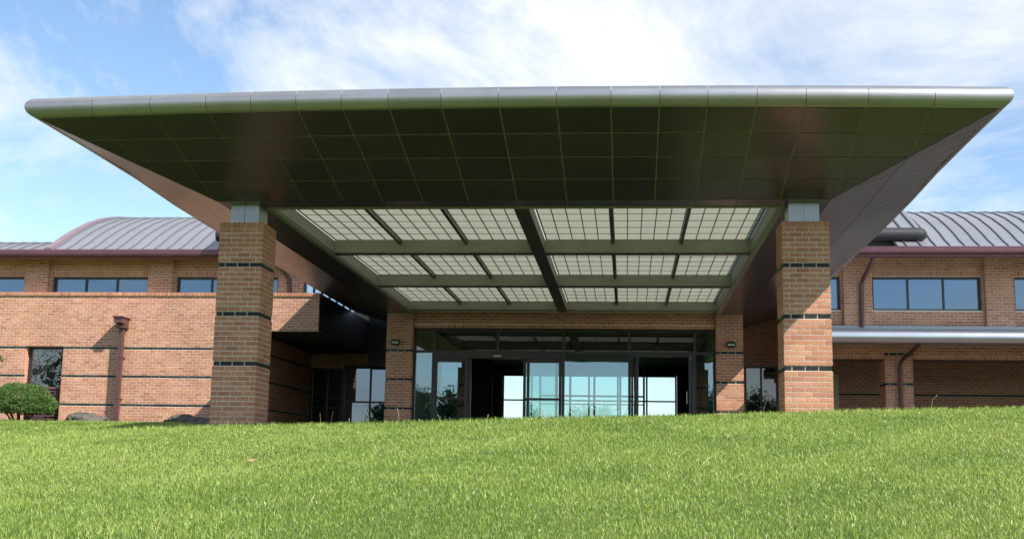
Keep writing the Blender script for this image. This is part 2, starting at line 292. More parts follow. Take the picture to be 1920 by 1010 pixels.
# ------------------------------------------------------------------ bricks
CH = 0.0762; BL = 0.2032; JT = 0.0135; ZB = 0.0312; REC = 0.014
def course_z(k): return ZB + k * CH
BOXM = {}
def brick_mesh(lx, ly, lz, mat):
    key = (round(lx, 4), round(ly, 4), round(lz, 4), mat.name)
    if key not in BOXM:
        b = MB(); c = 0.003; X, Y, Z = lx / 2, ly / 2, lz / 2
        b.box(-X, X, -Y, Y, -Z, Z); BOXM[key] = b.mesh('brick', mat)
    return BOXM[key]
def pinwheel(cx, cy, W, D, z0k, z1k, parent, vis, top_rowlock=True, bands=True):
    """free-standing or engaged brick pier; vis(side, k) says which bricks become objects of their own"""
    x0, x1, y0, y1 = cx - W / 2, cx + W / 2, cy - D / 2, cy + D / 2
    rest = MB(); BD = 0.0925; BH = CH - JT
    for k in range(z0k, z1k):
        band = bands and k % 10 == 9 and 0 < k < 35; z = course_z(k) + JT / 2; ins = REC if band else 0.0; mat = BRD if band else BRK
        fl = k % 2
        for side in 'FRBL':
            if side in 'FB': a0, a1 = x0 + ins, x1 - ins
            else: a0, a1 = y0 + ins, y1 - ins
            # each side keeps one end for itself and leaves the other to its neighbour
            own_start = (side in 'FB') == (fl == 0)
            # F,B own both ends on even courses minus nothing: stretchers start at alternate ends
            st = a0 if (fl == 0) == (side in 'FR') else a0 + BD + JT
            en = a1 - BD - JT if (fl == 0) == (side in 'FR') else a1
            n = 3; L = (en - st - (n - 1) * JT) / n
            for q in range(n):
                a = st + q * (L + JT); jit = random.uniform(-.0012, .0012)
                if side == 'F': b = (a, a + L, y0 + ins + jit, y0 + ins + BD)
                elif side == 'B': b = (a, a + L, y1 - ins - BD, y1 - ins + jit)
                elif side == 'R': b = (x1 - ins - BD, x1 - ins + jit, a, a + L)
                else: b = (x0 + ins + jit, x0 + ins + BD, a, a + L)
                if vis(side, k):
                    mm = brick_mesh(L, BD, BH, mat) if side in 'FB' else brick_mesh(BD, L, BH, mat)
                    link('brick', mm, parent, ((b[0] + b[1]) / 2, (b[2] + b[3]) / 2, z + BH / 2))
                else: rest.box(*b, z, z + BH, 1 if band else 0)
    if top_rowlock:
        z = course_z(z1k) + JT / 2; n = 9; wq = (W + JT) / n - JT; wd = (D + JT) / n - JT
        for q in range(n):
            a = x0 + q * (wq + JT)
            link('brick', brick_mesh(wq, .1, .082, BRK), parent, (a + wq / 2, y0 + .05, z + .041))
            rest.box(a, a + wq, y1 - .1, y1, z, z + .082)
            if 1 < q < n - 1:
                b = y0 + q * (wd + JT)
                for s in (0, 1):
                    if vis('R' if s else 'L', z1k): link('brick', brick_mesh(.1, wd, .082, BRK), parent, ((x1 - .05) if s else (x0 + .05), b + wd / 2, z + .041))
                    else: rest.box(x1 - .1 if s else x0, x1 if s else x0 + .1, b, b + wd, z, z + .082)
    if rest.f:
        o = rest.build('brick_courses', [BRK, BRD], parent); o['kind'] = 'stuff'
def wall_bricks(m, ori, p, a0, a1, z0, z1, holes=(), bands=True, bmax=99, phase=0.0):
    """running-bond bricks on a vertical face. ori F: faces -Y at Y=p, R: faces +X at X=p, L: faces -X at X=p"""
    k0 = math.floor((z0 - ZB) / CH + .5); k1 = math.floor((z1 - ZB) / CH + .5)
    for k in range(k0, k1):
        za = course_z(k) + JT / 2; zb = course_z(k + 1) - JT / 2; band = bands and k % 10 == 9 and za < bmax; ins = .003 if band else 0.0
        segs = [(a0, a1)]
        for h in holes:
            if za + .01 < h[3] and zb - .01 > h[2]:
                ns = []
                for s in segs:
                    if h[1] <= s[0] or h[0] >= s[1]: ns.append(s)
                    else:
                        if h[0] > s[0] + .01: ns.append((s[0], h[0]))
                        if h[1] < s[1] - .01: ns.append((h[1], s[1]))
                segs = ns
        for s in segs:
            x = math.floor((s[0] - phase) / BL) * BL + phase - (BL / 2 if k % 2 else 0)
            while x < s[1]:
                b0 = max(x, s[0]); b1 = min(x + BL - (.004 if band else JT), s[1]); x += BL
                if b1 - b0 < .02: continue
                j = random.uniform(-.0015, .0015) + ins; mi = 1 if band else 0; dd = .05
                if ori == 'F': vs = [(b0, p + j, za), (b1, p + j, za), (b1, p + j, zb), (b0, p + j, zb), (b0, p + dd, za), (b1, p + dd, za), (b1, p + dd, zb), (b0, p + dd, zb)]
                elif ori == 'R': vs = [(p - j, b0, za), (p - j, b1, za), (p - j, b1, zb), (p - j, b0, zb), (p - dd, b0, za), (p - dd, b1, za), (p - dd, b1, zb), (p - dd, b0, zb)]
                else: vs = [(p + j, b1, za), (p + j, b0, za), (p + j, b0, zb), (p + j, b1, zb), (p + dd, b1, za), (p + dd, b0, za), (p + dd, b0, zb), (p + dd, b1, zb)]
                m.add(vs, [(0, 1, 2, 3), (0, 4, 5, 1), (1, 5, 6, 2), (2, 6, 7, 3), (3, 7, 4, 0)], mi)
def soldiers(m, ori, p, a0, a1, z0, z1, proud=0.0, step=0.0762):
    n = max(1, round((a1 - a0) / step)); st = (a1 - a0) / n
    for q in range(n):
        b0 = a0 + q * st + JT / 2; b1 = a0 + (q + 1) * st - JT / 2; j = random.uniform(-.0015, .0015) - proud
        if ori == 'F': m.box(b0, b1, p + j, p + .15, z0 + .004, z1 - .004)
        elif ori == 'R': m.box(p - .08, p - j, b0, b1, z0 + .004, z1 - .004)
        else: m.box(p + j, p + .08, b0, b1, z0 + .004, z1 - .004)
MR = 0.005   # mortar face lies this far behind the brick face
# ------------------------------------------------------------------ columns of the canopy
def column(cx, label, inner):
    c = empty('brick_column', label, 'column', 'brick columns carrying the canopy')
    W = .695; y0 = 18.05; cy = y0 + W / 2
    mm = MB(); e = REC + .004
    mm.box(cx - W / 2 + e, cx + W / 2 - e, y0 + e, y0 + W - e, -.5, 2.915)
    for k in range(-6, 37):
        if k % 10 != 9 or k < 0:      # mortar fills to just behind each brick face, bands stay recessed
            z = course_z(k); mm.box(cx - W / 2 + .006, cx + W / 2 - .006, y0 + .006, y0 + W - .006, z + .002 if k % 10 == 0 else z, z + CH - (.002 if k % 10 == 8 else 0))
    mm.build('mortar_core', MORT, c)
    pinwheel(cx, cy, W, W, -6, 37, c, lambda s, k: s in ('F', inner) and k >= -1)
    cap = MB()
    for a, b in ((cx - .225, cx - .004), (cx + .004, cx + .225)):
        cap.box(a, b, y0 + .12, y0 + .57, 2.936, 3.248)
    cap.box(cx - .215, cx + .215, y0 + .135, y0 + .555, 2.93, 3.246)
    cap.build('cap', CAPM, c)
    return c
column(-5.945, 'brick column wholly in shade, beside the dark recess under the overhang', 'R')
column(2.635, 'brick column with a diagonal edge of sunlight, beside the silver gutter', 'L')
# ------------------------------------------------------------------ canopy
XC = -1.655; HO = 6.36; HI = 4.655; YF = 15.45; YI = 17.95; ZO = 3.86; ZI = 3.25; YB = 35.6
can = empty('entrance_canopy', 'wide flared metal entrance canopy with a translucent skylight on brick columns', 'canopy')
def yfront(x): u = (x - XC) / HO; return YF - 0.25 * (1 - min(1, u * u))
def droop(y): t = min(1, max(0, (y - YI) / 4)); return .10 * t * t * (3 - 2 * t)
def clip(poly, f):
    out = []
    for i in range(len(poly)):
        a, b = poly[i], poly[(i + 1) % len(poly)]; fa, fb = f(a), f(b)
        if fa >= 0: out.append(a)
        if (fa >= 0) != (fb >= 0):
            t = fa / (fa - fb); out.append((a[0] + (b[0] - a[0]) * t, a[1] + (b[1] - a[1]) * t))
    return out
offs = [0.04, .75, 1.45, 2.07, 2.68, 3.30, 3.92, 4.70, 5.53, HO]
seams = sorted([XC - o for o in offs[1:]] + [XC] + [XC + o for o in offs[1:]])
G = .008
def fpt(x, t): return Vector((x, yfront(x) * (1 - t) + YI * t, ZO * (1 - t) + ZI * t))
for a, b in zip(seams[:-1], seams[1:]):
    for q in range(4):
        t0, t1 = q / 4 + .0055, (q + 1) / 4 - .0055
        poly = [(a + G, t0), (b - G, t0), (b - G, t1), (a + G, t1)]
        for sg in (1, -1): poly = clip(poly, lambda p, sg=sg: HO + (HI - HO) * p[1] - sg * (p[0] - XC) - .008)
        if len(poly) < 3: continue
        m = MB(); m.slab([fpt(*p) for p in poly], (0, .002, .008)); m.build('soffit_panel', SOFF, can)
for sg in (1, -1):
    def spt(y, t, sg=sg): return Vector((XC + sg * (HO + (HI - HO) * t), y, (ZO - droop(y)) * (1 - t) + ZI * t))
    n = 46; st = (YB - 15.5) / n
    for k in range(n):
        for q in range(2):
            poly = [(15.5 + k * st + G, q / 2 + .003), (15.5 + (k + 1) * st - G, q / 2 + .003), (15.5 + (k + 1) * st - G, q / 2 + .497), (15.5 + k * st + G, q / 2 + .497)]
            poly = clip(poly, lambda p: p[0] - (YF + (YI - YF) * p[1]) - .01)
            if len(poly) < 3: continue
            pp = [spt(*p) for p in poly]
            if sg > 0: pp = pp[::-1]
            m = MB(); m.slab(pp, (sg * -.002, 0, .008)); m.build('soffit_panel', SOFF, can)
# backing sheets behind the joints
m = MB()
N_ = 24
for i in range(N_):
    xa = XC - HO + 2 * HO * i / N_; xb = XC - HO + 2 * HO * (i + 1) / N_
    poly = [(xa, 0), (xb, 0), (xb, 1), (xa, 1)]
    for sg in (1, -1): poly = clip(poly, lambda p, sg=sg: HO + (HI - HO) * p[1] - sg * (p[0] - XC))
    if len(poly) > 2: m.slab([fpt(*p) + Vector((0, .004, .011)) for p in poly], (0, 0, .01))
for sg in (1, -1):
    yb = [YF, YF + 1.2, YI] + list(np.linspace(19, YB, 12))
    for a, b in zip(yb[:-1], yb[1:]):
        ti = lambda y: min(1, (y - YF) / (YI - YF))
        e = lambda y, t: Vector((XC + sg * (HO + (HI - HO) * t), y, (ZO - droop(y)) * (1 - t) + ZI * t + .011))
        m.slab([e(a, 0), e(b, 0), e(b, ti(b))] + ([e(a, ti(a))] if ti(a) > 0 else []), (0, 0, .01))
m.build('backing_sheet', BACK, can)
for sg in (1, -1):
    m = MB(); a = Vector((XC + sg * HO, YF, ZO - .003)); b = Vector((XC + sg * HI, YI, ZI - .003)); n_ = Vector((0.82, sg * .57, 0)) * .012
    m.slab([a - n_, a + n_, b + n_, b - n_], (0, 0, .02)); m.build('hip_trim', SOFF, can)
# flat soffit round the skylight
OX0, OX1, OY0, OY1 = -5.60, 2.29, 18.52, 31.36
def flat(x0, x1, y0, y1): boxo('soffit_panel', SOFF, can, x0 + G, x1 - G, y0 + G, y1 - G, ZI, ZI + .009)
fs = [XC - HI] + [s for s in seams if abs(s - XC) < 3.95] + [XC + HI]
for a, b in zip(fs[:-1], fs[1:]): flat(a, b, YI, OY0)
yy = np.linspace(OY0, YB, 20)
for a, b in zip(yy[:-1], yy[1:]):
    flat(XC - HI, OX0, a, b); flat(OX1, XC + HI, a, b)
m = MB(); m.box(XC - HI, XC + HI, YI, OY0, ZI + .011, ZI + .03); m.box(XC - HI, OX0, OY0, YB, ZI + .011, ZI + .03); m.box(OX1, XC + HI, OY0, YB, ZI + .011, ZI + .03)
m.build('backing_sheet', BACK, can)
# bullnose fascia
RN = .15; PH = [(-90 + 180 * i / 12) for i in range(13)]
prof = [(RN * math.cos(math.radians(p)), 4.0 + .14 * math.sin(math.radians(p))) for p in PH]
fe = [XC - HO] + [s for s in seams[1:-1]] + [XC + HO]
for i, (a, b) in enumerate(zip(fe[:-1], fe[1:])):
    m = MB(); rows = []
    nseg = 4
    for q in range(nseg + 1):
        x = a + (b - a) * q / nseg; row = []
        for o_, z in prof:
            xx = x
            if q == 0: xx = x + .003 if i else XC - HO - o_
            if q == nseg: xx = x - .003 if i < len(fe) - 2 else XC + HO + o_
            row.append((xx, yfront(min(max(xx, XC - HO), XC + HO)) - o_, z))
        rows.append(row)
    n = len(prof); vs = [p for r_ in rows for p in r_]
    fs_ = [(q * n + k, (q + 1) * n + k, (q + 1) * n + k + 1, q * n + k + 1) for q in range(nseg) for k in range(n - 1)]
    m.add(vs, fs_); ob = m.build('fascia_panel', FASC, can, True)
for sg in (1, -1):
    ye = [YF] + list(np.arange(17.2, YB - 1, 1.75)) + [YB]
    for i, (a, b) in enumerate(zip(ye[:-1], ye[1:])):
        m = MB(); vs = []
        for q in (0, 1):
            for o_, z in prof:
                y = (a + G if i else YF - o_) if q == 0 else b - G
                vs.append((XC + sg * (HO + o_), y, z - droop(y)))
        n = len(prof); m.add(vs, [(k, n + k, n + k + 1, k + 1) for k in range(n - 1)]); m.build('fascia_panel', FASC, can, True)
# inner liner of the bullnose so that joints read dark, and roof deck above
m = MB()
ix0, ix1, iy0, iy1 = OX0 - .101, OX1 + .101, OY0 - .101, OY1 + .101; zi = 3.60
oc = [Vector((XC - HO, YF, 4.12)), Vector((XC + HO, YF, 4.12)), Vector((XC + HO, YB, 4.02)), Vector((XC - HO, YB, 4.02))]
ic = [Vector((ix0, iy0, zi)), Vector((ix1, iy0, zi)), Vector((ix1, iy1, zi)), Vector((ix0, iy1, zi))]
for k in range(4):
    a_, b_, c_, d_ = oc[k], oc[(k + 1) % 4], ic[(k + 1) % 4], ic[k]
    m.slab([a_, b_, c_], (0, 0, .02)); m.slab([a_, c_, d_], (0, 0, .02))
m.slab([(XC - 4.5, YF - .12, 4.115), (XC + 4.5, YF - .12, 4.115), (XC + 5.6, YF - .002, 4.115), (XC - 5.6, YF - .002, 4.115)], (0, 0, .018))
m.build('roof_deck', FLASH, can)
# skylight well, beams, panels
ZP = 3.53; ZBM = 3.30
for b in ((OX0 - .1, OX0, OY0, OY1), (OX1, OX1 + .1, OY0, OY1)): boxo('skylight_curb', CURB, can, *b, ZI - .012, 3.64)
for b in ((OX0 - .1, OX1 + .1, OY0 - .1, OY0 - .002), (OX0 - .1, OX1 + .1, OY1 + .002, OY1 + .1)): boxo('skylight_curb', CURB, can, *b, ZI - .012 if b[2] < 20 else 3.31, 3.64)
CB0, CB1 = -1.775, -1.535
m = MB(); m.box(CB0, CB1, OY0 + .002, OY1 - .002, ZBM - .03, ZBM); m.build('beam_flange', BEAMD, can)
boxo('main_beam', CURB, can, CB0 + .006, CB1 - .006, OY0 + .002, OY1 - .002, ZBM + .001, ZP + .12)
BY = [22.62, 26.82]; BW = .16
for y in BY:
    for a, b in ((OX0 + .002, CB0 + .004), (CB1 - .004, OX1 - .002)):
        boxo('cross_beam', CURB, can, a, b, y, y + BW, ZBM - .02, ZP + .1)
        m = MB(); m.box(a, b, y - .02, y + BW + .02, ZBM - .045, ZBM - .022); m.build('beam_flange', BEAMD, can)
boxo('rear_beam', CURB, can, OX0 + .002, OX1 - .002, OY1 - .16, OY1 - .004, 3.31, ZP + .1)
bays = [(OY0 + .01, BY[0] - .002), (BY[0] + BW + .002, BY[1] - .002), (BY[1] + BW + .002, OY1 - .165)]
halves = [(OX0 + .002, CB0 + .004), (CB1 - .004, OX1 - .002)]
pane_cache = {}
for bi, (ya, yb) in enumerate(bays):
    for (xa, xb) in halves:
        pw = (xb - xa) / 3
        for j in range(3):
            x0 = xa + j * pw; x1 = x0 + pw
            if j: boxo('mullion', BEAMD, can, x0 - .03, x0 + .03, ya, yb, ZP - .085, ZP - .015)
            xi0 = x0 + (.028 if j else .03); xi1 = x1 - (.028 if j < 2 else .03)
            pan = MB(); nc, nr = 5, 7; cw = (xi1 - xi0) / nc; ch = (yb - ya) / nr
            for c_ in range(nc + 1): pan.box(xi0 + c_ * cw - (.008 if 0 < c_ < nc else .012), xi0 + c_ * cw + (.008 if 0 < c_ < nc else .012), ya, yb, ZP - .014, ZP - .001)
            for r_ in range(nr + 1): pan.box(xi0, xi1, ya + r_ * ch - .004, ya + r_ * ch + .004, ZP - .010, ZP - .0015)
            po = pan.build('skylight_panel', GRID, can)
            rest = MB()
            for c_ in range(nc):
                for r_ in range(nr):
                    bx = (xi0 + c_ * cw + .001, xi0 + (c_ + 1) * cw - .001, ya + r_ * ch + .001, ya + (r_ + 1) * ch - .001)
                    if bi < 2 and r_ >= 2:
                        key = (round(cw, 4), round(ch, 4))
                        if key not in pane_cache:
                            b = MB(); b.box(-cw / 2 + .001, cw / 2 - .001, -ch / 2 + .001, ch / 2 - .001, 0, .004); pane_cache[key] = b.mesh('pane', PANE)
                        link('pane', pane_cache[key], po, ((bx[0] + bx[1]) / 2, (bx[2] + bx[3]) / 2, ZP))
                    else: rest.box(*bx, ZP, ZP + .004)
            ro = rest.build('pane_sheet', PANE, po); ro['kind'] = 'stuff'
# ------------------------------------------------------------------ building
bld = empty('office_building', 'long two-storey red brick office building with curved metal roofs behind the canopy', 'building')
def wall(name, bricks, cores, mats=None):
    """cores: mortar boxes; bricks: callable filling an MB"""
    m = MB()
    for c in cores: m.box(*c)
    o = m.build(name, MORT, bld); b = MB(); bricks(b)
    if b.f:
        bo = b.build('brick_courses', [BRK, BRD], o); bo['kind'] = 'stuff'
    return o
def window(x0, x1, z0, z1, y, n, gm=GLW, fr=.05, dep=.08, rail=None, name='window'):
    f = MB()
    f.box(x0, x0 + fr, y, y + dep, z0, z1); f.box(x1 - fr, x1, y, y + dep, z0, z1)
    f.box(x0 + fr, x1 - fr, y, y + dep, z0, z0 + fr); f.box(x0 + fr, x1 - fr, y, y + dep, z1 - fr, z1)
    pw = (x1 - x0 - fr) / n
    for k in range(1, n): f.box(x0 + k * pw, x0 + k * pw + fr, y + .002, y + dep, z0 + fr, z1 - fr)
    if rail: f.box(x0 + fr, x1 - fr, y + .004, y + dep, rail - .025, rail + .025)
    fo = f.build(name, FRAME, bld)
    for k in range(n):
        a = x0 + fr + k * pw; b = x0 + (k + 1) * pw
        for (za, zb) in (((z0 + fr, rail - .025), (rail + .025, z1 - fr)) if rail else ((z0 + fr, z1 - fr),)):
            j_ = [random.uniform(-.004, .004) for _ in range(3)]; p = MB(); yc = y + dep * .5; p.slab([(a, yc + j_[0], za), (b, yc + j_[1], za), (b, yc + j_[1] + j_[2], zb), (a, yc + j_[0] + j_[2], zb)], (0, .008, 0)); p.build('pane', gm, fo)
    return fo
# --- parapet storey on the side of the dark recess
LX0 = -34.0; WX0, WX1 = -16.29, -15.23
def f(m):
    wall_bricks(m, 'F', 31.7, LX0, -10.0, -.15, 2.80, [(WX0, WX1, -1, 2.317)])
    wall_bricks(m, 'F', 31.7, LX0, -8.2, 2.774, 3.63, bands=False)
    wall_bricks(m, 'R', -10.0, 31.75, 38.0, -.15, 2.77)
    soldiers(m, 'F', 31.7, LX0, -8.2, 3.70, 3.80, .04); soldiers(m, 'R', -8.2, 31.7, 32.1, 3.70, 3.80, .015)
    wall_bricks(m, 'F', 31.7, LX0, -8.2, 3.61, 3.69, bands=False)
    wall_bricks(m, 'R', WX0, 31.76, 31.95, -.15, 2.30, bands=False); wall_bricks(m, 'L', WX1, 31.76, 31.95, -.15, 2.30, bands=False)
lw = wall('parapet_wall', f, [(LX0, WX0 - MR, 31.7 + MR, 32.05, -.4, 2.77), (WX1 + MR, -10 - MR, 31.7 + MR, 32.05, -.4, 2.77), (WX0 - MR, WX1 + MR, 31.7 + MR, 32.05, 2.318, 2.77),
    (LX0, -8.2 - MR, 31.7 + MR, 38.5, 2.771, 3.69), (LX0, -8.2 - MR, 31.7 + MR + .002, 32.1, 3.692, 3.79), (-8.6, -8.206, 32.1, 38.5, 3.692, 3.788), (-10.4, -10 - MR, 32.05, 38.4, -.4, 2.768)])
for k in range(5): boxo('dark_shade_panel', FRAME, bld, -8.204, -8.19, 31.79 + k * 1.33, 31.79 + (k + 1) * 1.33 - .012, 2.772, 3.795)  # dark sheets over the return face; their colour stands in for deep shade
m = MB(); m.box(WX0, WX1, 31.93, 31.97, -.2, 2.30); 
wn = window(WX0 + .01, WX1 - .01, -.2, 2.30, 31.90, 1, GLT)
for k in range(15):
    z = .02 + k * .082
    s_ = MB(); s_.slab([(WX0 + .03, 31.82, z), (WX1 - .03, 31.82, z), (WX1 - .03, 31.895, z + .045), (WX0 + .03, 31.895, z + .045)], (0, 0, .014)); s_.build('louver_slat', BROWNP, wn)
# --- upper storeys
def upper(y, xp, x_from, x_to, z0, wz0, sideR=None):
    """xp: pilaster left edges (0.69 wide)"""
    g_ = .30
    ps = sorted(xp); spans = []
    edges = [x_from] + [v for p in ps for v in (p, p + .69)] + [x_to]
    gaps = [(edges[i], edges[i + 1]) for i in range(0, len(edges), 2)]
    holes = [(a + .06, b - .06, wz0, 4.30) for a, b in gaps if b - a > .5]
    def fb(m):
        wall_bricks(m, 'F', y + .12, x_from, x_to, z0, 4.80, [(a, b, c, 4.45) for a, b, c, d_ in holes] + [(p, p + .69, -9, 9) for p in ps], bands=False)
        for a, b, c, d_ in holes: soldiers(m, 'F', y + .12, a, b, 4.30, 4.448)
        for p in ps:
            wall_bricks(m, 'F', y, p, p + .69, z0, 4.80, bands=False, phase=p)
            wall_bricks(m, 'R', p + .69, y + .055, y + .12, z0, 4.80, bands=False); wall_bricks(m, 'L', p, y + .055, y + .12, z0, 4.80, bands=False)
        for a, b, c, d_ in holes:
            wall_bricks(m, 'R', a, y + .175, y + .30, c, 4.30, bands=False); wall_bricks(m, 'L', b, y + .175, y + .30, c, 4.30, bands=False)
    cores = []
    for p in ps: cores.append((p + MR, p + .69 - MR, y + MR, y + .5, z0, 4.80))
    for a, b in gaps:
        h = [q for q in holes if q[0] >= a and q[1] <= b]
        if not h: cores.append((a, b, y + .12 + MR, y + .498, z0, 4.80)); continue
        h = h[0]
        cores += [(a, h[0] - MR, y + .12 + MR, y + .498, z0, 4.798), (h[1] + MR, b, y + .12 + MR, y + .498, z0, 4.798), (h[0] - MR + .001, h[1] + MR - .001, y + .12 + MR, y + .498, 4.302, 4.798)]
        if h[2] > z0 + .02: cores.append((h[0] - MR + .001, h[1] + MR - .001, y + .12 + MR, y + .498, z0, h[2] - .002))
    wall('upper_wall', fb, cores)
    for a, b, c, d_ in holes: window(a + .005, b - .005, c, 4.297, y + .26, max(1, round((b - a) / .93)))
upper(32.0, [-30.9, -27.35, -23.8, -20.22, -16.66, -13.10, -9.42], LX0, -8.72, 3.80, 3.81)
upper(31.72, [5.56, 9.11, 12.7, 16.3], 4.75, 20.0, 2.90, 3.42)
# ribbon of glass along the return of the upper storey
f_ = MB(); f_.box(-8.75, -8.66, 32.02, 32.10, 3.80, 4.80)
for k in range(8): f_.box(-8.74, -8.67, 32.10 + k * .9, 32.15 + k * .9, 3.80, 4.30)
f_.box(-8.74, -8.67, 32.1, 38.45, 4.30, 4.8); wo_ = f_.build('window', FRAME, bld)
for k in range(7):
    p = MB(); p.box(-8.71, -8.702, 32.152 + k * .9, 32.098 + (k + 1) * .9, 3.80, 4.30); p.build('pane', GLW, wo_)
# --- arcade on the side of the silver gutter
AP = (6.535, 7.23)
def f(m):
    wall_bricks(m, 'F', 31.7, 4.75, 6.535, 2.24, 2.62, bands=False); wall_bricks(m, 'F', 31.7, 7.23, 20, 2.24, 2.62, bands=False)
    soldiers(m, 'F', 31.7, 4.75, 6.535, 2.145, 2.24); soldiers(m, 'F', 31.7, 7.23, 20, 2.145, 2.24)
    wall_bricks(m, 'L', 4.75, 31.75, 36, 2.15, 2.9, bands=False)
wall('arcade_lintel', f, [(4.75 + MR, 6.53, 31.7 + MR, 32.3, 2.15, 2.66), (7.235, 20, 31.7 + MR, 32.3, 2.15, 2.66)])
def f(m):
    wall_bricks(m, 'F', 36.0, 3.0, 20, 0, 2.9, [(3.43, 4.36, -1, 2.30), (5.85, 6.1, -1, 2.1)], bmax=2.0)
wall('arcade_rear_wall', f, [(3.0, 3.42, 36.0 + MR, 36.3, -.1, 4.4), (4.37, 20, 36.0 + MR, 36.3, -.1, 2.95), (3.42, 4.37, 36.0 + MR, 36.3, 2.31, 4.4)])
window(3.42, 4.37, -.05, 2.30, 36.02, 2, GLT)
def f(m): wall_bricks(m, 'F', 36.0 - .004, 3.0, 4.76, 2.9, 4.2, bands=False)
wall('upper_infill_wall', f, [(3.0, 4.75, 36.004, 36.02, 2.9, 4.4)])
boxo('lintel_plate', FRAME, bld, 4.77, 6.53, 31.72, 32.3, 2.137, 2.146); boxo('lintel_plate', FRAME, bld, 7.235, 20, 31.72, 32.3, 2.137, 2.146)
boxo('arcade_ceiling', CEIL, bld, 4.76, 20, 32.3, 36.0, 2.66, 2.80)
for px in (AP[0], 14.0):
    o = MB(); W = .695; o.box(px + REC + .004, px + W - REC - .004, 31.7 + REC + .004, 31.7 + W - REC - .004, -.2, 2.66)
    for k in range(-3, 35):
        if k % 10 != 9 or k < 0: o.box(px + .006, px + W - .006, 31.706, 31.7 + W - .006, course_z(k) + (.002 if k % 10 == 0 else 0), course_z(k + 1) - (.002 if k % 10 == 8 else 0))
    po = o.build('pier', MORT, bld); pinwheel(px + W / 2, 31.7 + W / 2, W, W, -1, 34, po, lambda s, k: False, False)
# --- entrance block: piers, lintel, storefront
for px, inner in ((-6.345, 'R'), (2.29, 'L')):
    o = MB(); W = .70
    o.box(px + REC + .004, px + W - REC - .004, 31.7 + REC + .004, 31.7 + W - REC - .004, -.2, 3.30)
    for k in range(-2, 43):
        if k % 10 != 9 or k > 35: o.box(px + .006, px + W - .006, 31.706, 31.7 + W - .006, course_z(k) + (.002 if k % 10 == 0 else 0), min(3.3, course_z(k + 1)) - (.002 if k % 10 == 8 else 0))
    po = o.build('pier', MORT, bld)
    pinwheel(px + W / 2, 31.7 + W / 2, W, W, -1, 42, po, lambda s, k: s == 'F', False)
ZL = 2.885
def f(m):
    wall_bricks(m, 'F', 31.80, -5.645, 2.29, 2.98, 3.31, bands=False); soldiers(m, 'F', 31.80, -5.645, 2.29, 2.885, 2.98)
wall('entrance_lintel', f, [(-5.645, 2.29, 31.80 + MR, 32.2, 2.889, 3.305), (-6.3, 2.95, 31.81, 32.39, 3.306, 4.11)])
# side walls and rear wall of the lobby block
def f(m):
    wall_bricks(m, 'L', -6.34, 32.4, 38.0, -.1, 4.1); wall_bricks(m, 'R', 2.985, 32.4, 36.0, -.1, 4.1)
wall('lobby_side_wall', f, [(-6.34 + MR, -6.1, 32.4, 38.0, -.1, 4.10), (2.75, 2.985 - MR, 32.4, 36.0, -.1, 4.10)])
def f(m): wall_bricks(m, 'F', 38.0, -10.0, -8.2, 2.40, 2.8); wall_bricks(m, 'F', 38.0, -10.0, -8.95, 2.31, 2.4)
for k in range(3): boxo('dark_shade_panel', FRAME, bld, -8.19 + k * .617, -8.19 + (k + 1) * .617 - .01, 37.99, 38.004, 2.43, 4.1)  # dark sheets added so the shaded wall above the glass turns black
wall('recess_rear_wall', f, [(-10.0, -6.34, 38.0 + MR, 38.3, 2.43, 4.1), (-10.0, -8.94, 38.0 + MR, 38.3, 2.302, 2.428)])
window(-10.007, -8.94, -.05, 2.30, 38.0, 2, GLT, .07, .1, 1.05, 'recess_door'); window(-8.94, -6.36, -.05, 2.42, 38.0, 3, GLW, .05, .1, 1.24)
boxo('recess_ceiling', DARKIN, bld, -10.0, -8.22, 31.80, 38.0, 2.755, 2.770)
# lobby shell
RY = 43.0
boxo('lobby_floor', TILE, bld, -6.11, 2.76, 31.85, RY + .2, -.1, .03)
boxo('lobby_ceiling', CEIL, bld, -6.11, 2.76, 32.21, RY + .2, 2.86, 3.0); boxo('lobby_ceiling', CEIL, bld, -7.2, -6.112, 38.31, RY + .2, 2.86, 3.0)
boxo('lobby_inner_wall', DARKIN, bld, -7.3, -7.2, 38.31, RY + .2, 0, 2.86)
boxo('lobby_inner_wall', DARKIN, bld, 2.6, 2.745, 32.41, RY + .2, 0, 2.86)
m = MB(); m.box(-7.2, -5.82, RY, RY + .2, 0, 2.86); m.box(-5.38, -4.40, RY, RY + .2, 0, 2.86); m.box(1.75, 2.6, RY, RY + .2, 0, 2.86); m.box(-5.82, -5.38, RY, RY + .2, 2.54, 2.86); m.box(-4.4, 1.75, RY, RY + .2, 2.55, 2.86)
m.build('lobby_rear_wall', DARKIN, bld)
window(-4.39, 1.74, 0.03, 2.545, RY + .05, 6, glass('lobby_glass', 0.05, (.86, .93, .95)), .06, .08, 1.64)
window(-5.81, -5.39, 0.03, 2.535, RY + .05, 1, bpy.data.materials['lobby_glass'], .03, .08, 1.64)
m = MB()
for x in (-2.55, -1.66, -.95, -.19, .5): m.box(x - .03, x + .03, 36.0, 36.06, .03, 2.3)
m.box(-2.52, .5, 36.01, 36.05, 1.36, 1.41); m.box(-2.52, .5, 36.012, 36.05, 1.13, 1.16); m.box(-2.58, .53, 36.0, 36.06, 2.3, 2.36)
m.build('vestibule_screen', FRAME, bld)
boxo('inner_partition', DARKIN, bld, -5.3, -4.3, 39.0, 39.1, .03, 2.86)
